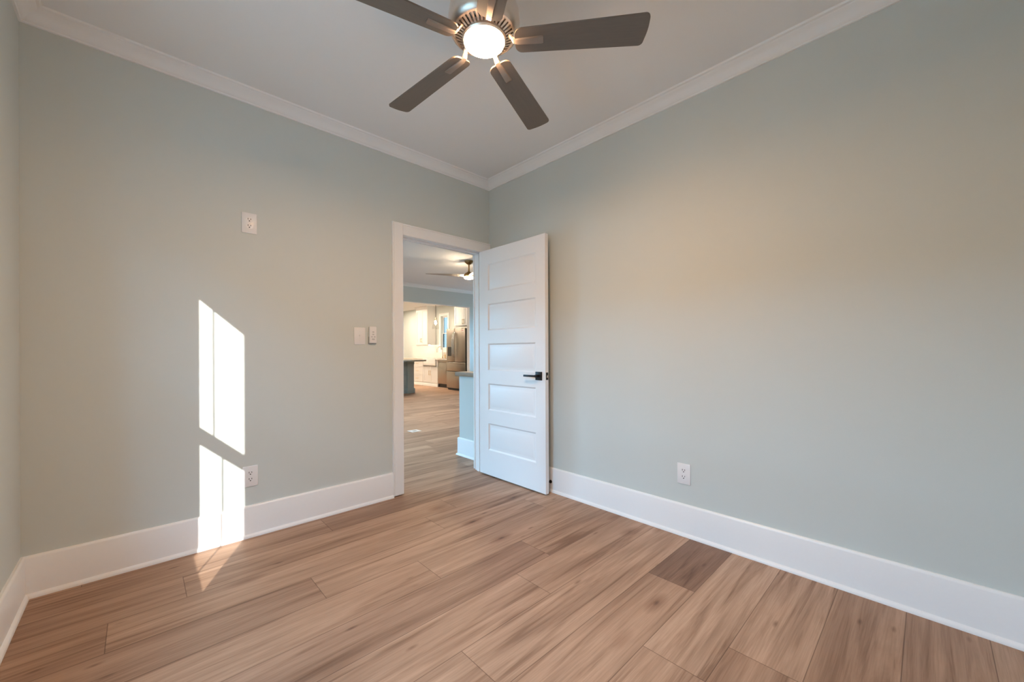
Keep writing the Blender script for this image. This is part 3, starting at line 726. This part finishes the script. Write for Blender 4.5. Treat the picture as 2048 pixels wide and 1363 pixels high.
# wall cabinets
def wall_cab(name, label, x, y0, y1, z0, z1, hz):
    t = thing(name, label, 'cabinet', (x, y0, z0)); w_, h_ = y1 - y0, z1 - z0
    obj('body', box(nb(), 0.021, 0, 0, EX - 0.001 - x, w_, h_), M['cabinet'], t)
    for a, b, hy in ((0.004, w_ / 2 - 0.002, w_ / 2 - 0.032), (w_ / 2 + 0.002, w_ - 0.004, w_ / 2 + 0.032)):
        d = obj('door', shaker(nb(), 0, a, b, 0.004, h_ - 0.004), M['cabinet'], t, False)
        obj('handle', pull(0, hy, hz, 0.14, 'z'), M['gold'], d)
    cz = HC - z0 - 0.001
    bm = nb(); mould(bm, (0.021, 0), (0.021, w_), (-1, 0), [(0, h_), (0.008, h_), (0.020, h_ + 0.03), (0.06, cz - 0.02), (0.06, cz), (0, cz)], -0.3, -0.3)
    box(bm, 0.021, 0, h_, EX - 0.001 - x, w_, cz)
    obj('crown', bm, M['cabinet'], t, False)
    return t
uc = wall_cab('wall_cabinet', 'white two-door wall cabinet left of the kitchen window', 4.82, 9.02, 9.78, 1.37, 2.60, 0.16)
obj('light_rail', box(nb(), 0.024, 0, -0.035, 0.044, 0.76, 0.0), M['cabinet'], uc)
obj('light_strip', box(nb(), 0.10, 0.05, -0.012, 0.14, 0.71, -0.0005), M['under'], uc)
wall_cab('refrigerator_cabinet', 'white two-door cabinet mounted above the refrigerator', 4.55, 6.10, 7.025, 1.90, 2.60, 0.12)

# pendant over the sink
pd = thing('pendant_lamp', 'clear glass bell pendant lamp hanging over the kitchen sink', 'pendant lamp', (4.80, 8.46, HC))
obj('canopy', lathe(nb(), [(0, 0), (0.055, 0), (0.055, -0.015), (0.02, -0.03), (0, -0.031)], 32), M['gold'], pd)
bm = nb(); tube(bm, [(0, 0, -0.03), (0, 0, -0.45)], 0.006, 8); obj('cord', bm, M['cord'], pd)
obj('socket', lathe(nb(), [(0, -0.44), (0.018, -0.44), (0.024, -0.47), (0.024, -0.53), (0.016, -0.54), (0, -0.54)], 24), M['gold'], pd)
obj('bulb', lathe(nb(), [(0, -0.54), (0.014, -0.545), (0.030, -0.60), (0.036, -0.63), (0.030, -0.66), (0.012, -0.675), (0, -0.677)], 24), M['bulb'], pd)
obj('shade', lathe(nb(), [(0.030, -0.47), (0.045, -0.50), (0.060, -0.56), (0.085, -0.64), (0.115, -0.74), (0.120, -0.78), (0.112, -0.83), (0.109, -0.83), (0.117, -0.78), (0.112, -0.74), (0.082, -0.64), (0.057, -0.56), (0.042, -0.50), (0.028, -0.474)], 40, caps=False), M['bell'], pd)

# island
isl = thing('kitchen_island', 'slate blue kitchen island with boarded front and square corner post', 'kitchen island', (3.08, 6.86, 0))
obj('body', box(nb(), -2.2, 0.06, 0.0, -0.02, 0.95, 0.868), M['island'], isl)
bm = nb()
for i in range(6): box(bm, -2.0, 0.035, 0.125 + i * 0.123, -0.20, 0.06, 0.125 + i * 0.123 + 0.117, 0.002)
obj('front_boards', bm, M['island'], isl)
bm = nb(); box(bm, -0.20, 0, 0.10, 0, 0.14, 0.800, 0.004); box(bm, -0.21, -0.008, 0.79, 0.008, 0.15, 0.868, 0.004); obj('corner_post', bm, M['island'], isl)
bm = nb(); box(bm, -2.2, 0.018, 0, -0.22, 0.06, 0.12, 0.003); box(bm, -0.22, -0.022, 0, 0.022, 0.16, 0.135, 0.006, 2); box(bm, -0.03, 0.16, 0, 0.010, 0.95, 0.12, 0.003); obj('base_moulding', bm, M['island'], isl)
M['islandtop'] = noisy(mat('brown_veined_stone', (0.36, 0.33, 0.28), 0.22), 12, 0.4, 0.0)
bm = nb(); box(bm, 0.7, 6.58, 0.8685, 3.30, 7.86, 0.908, 0.004, 2)
tag(obj('countertop', bm, M['islandtop']), 'stone countertop overhanging the slate blue kitchen island', 'countertop')

# unseen fill lamps, added under the ceiling to brighten the kitchen
first = None
for i, (x, y) in enumerate(((0.6, 7.2), (2.3, 7.2), (3.9, 7.4), (0.6, 9.4), (2.3, 9.4), (3.9, 9.3), (2.4, 10.7), (4.3, 10.6))):
    lab = 'round fill lamp added out of view on the kitchen ceiling'
    if first is None:
        first = thing('fill_lamp', lab, 'ceiling light', (x, y, HC), 0, 'added kitchen fill lamps')
        obj('ring', lathe(nb(), [(0.06, -0.001), (0.085, -0.001), (0.083, -0.006), (0.062, -0.006)], 32, caps=False), M['trim'], first)
        obj('lens', lathe(nb(), [(0, -0.0015), (0.062, -0.0015), (0.062, -0.004), (0, -0.004)], 32), M['fill_disc'], first)
    else: dup(first, (x, y, HC), 0)
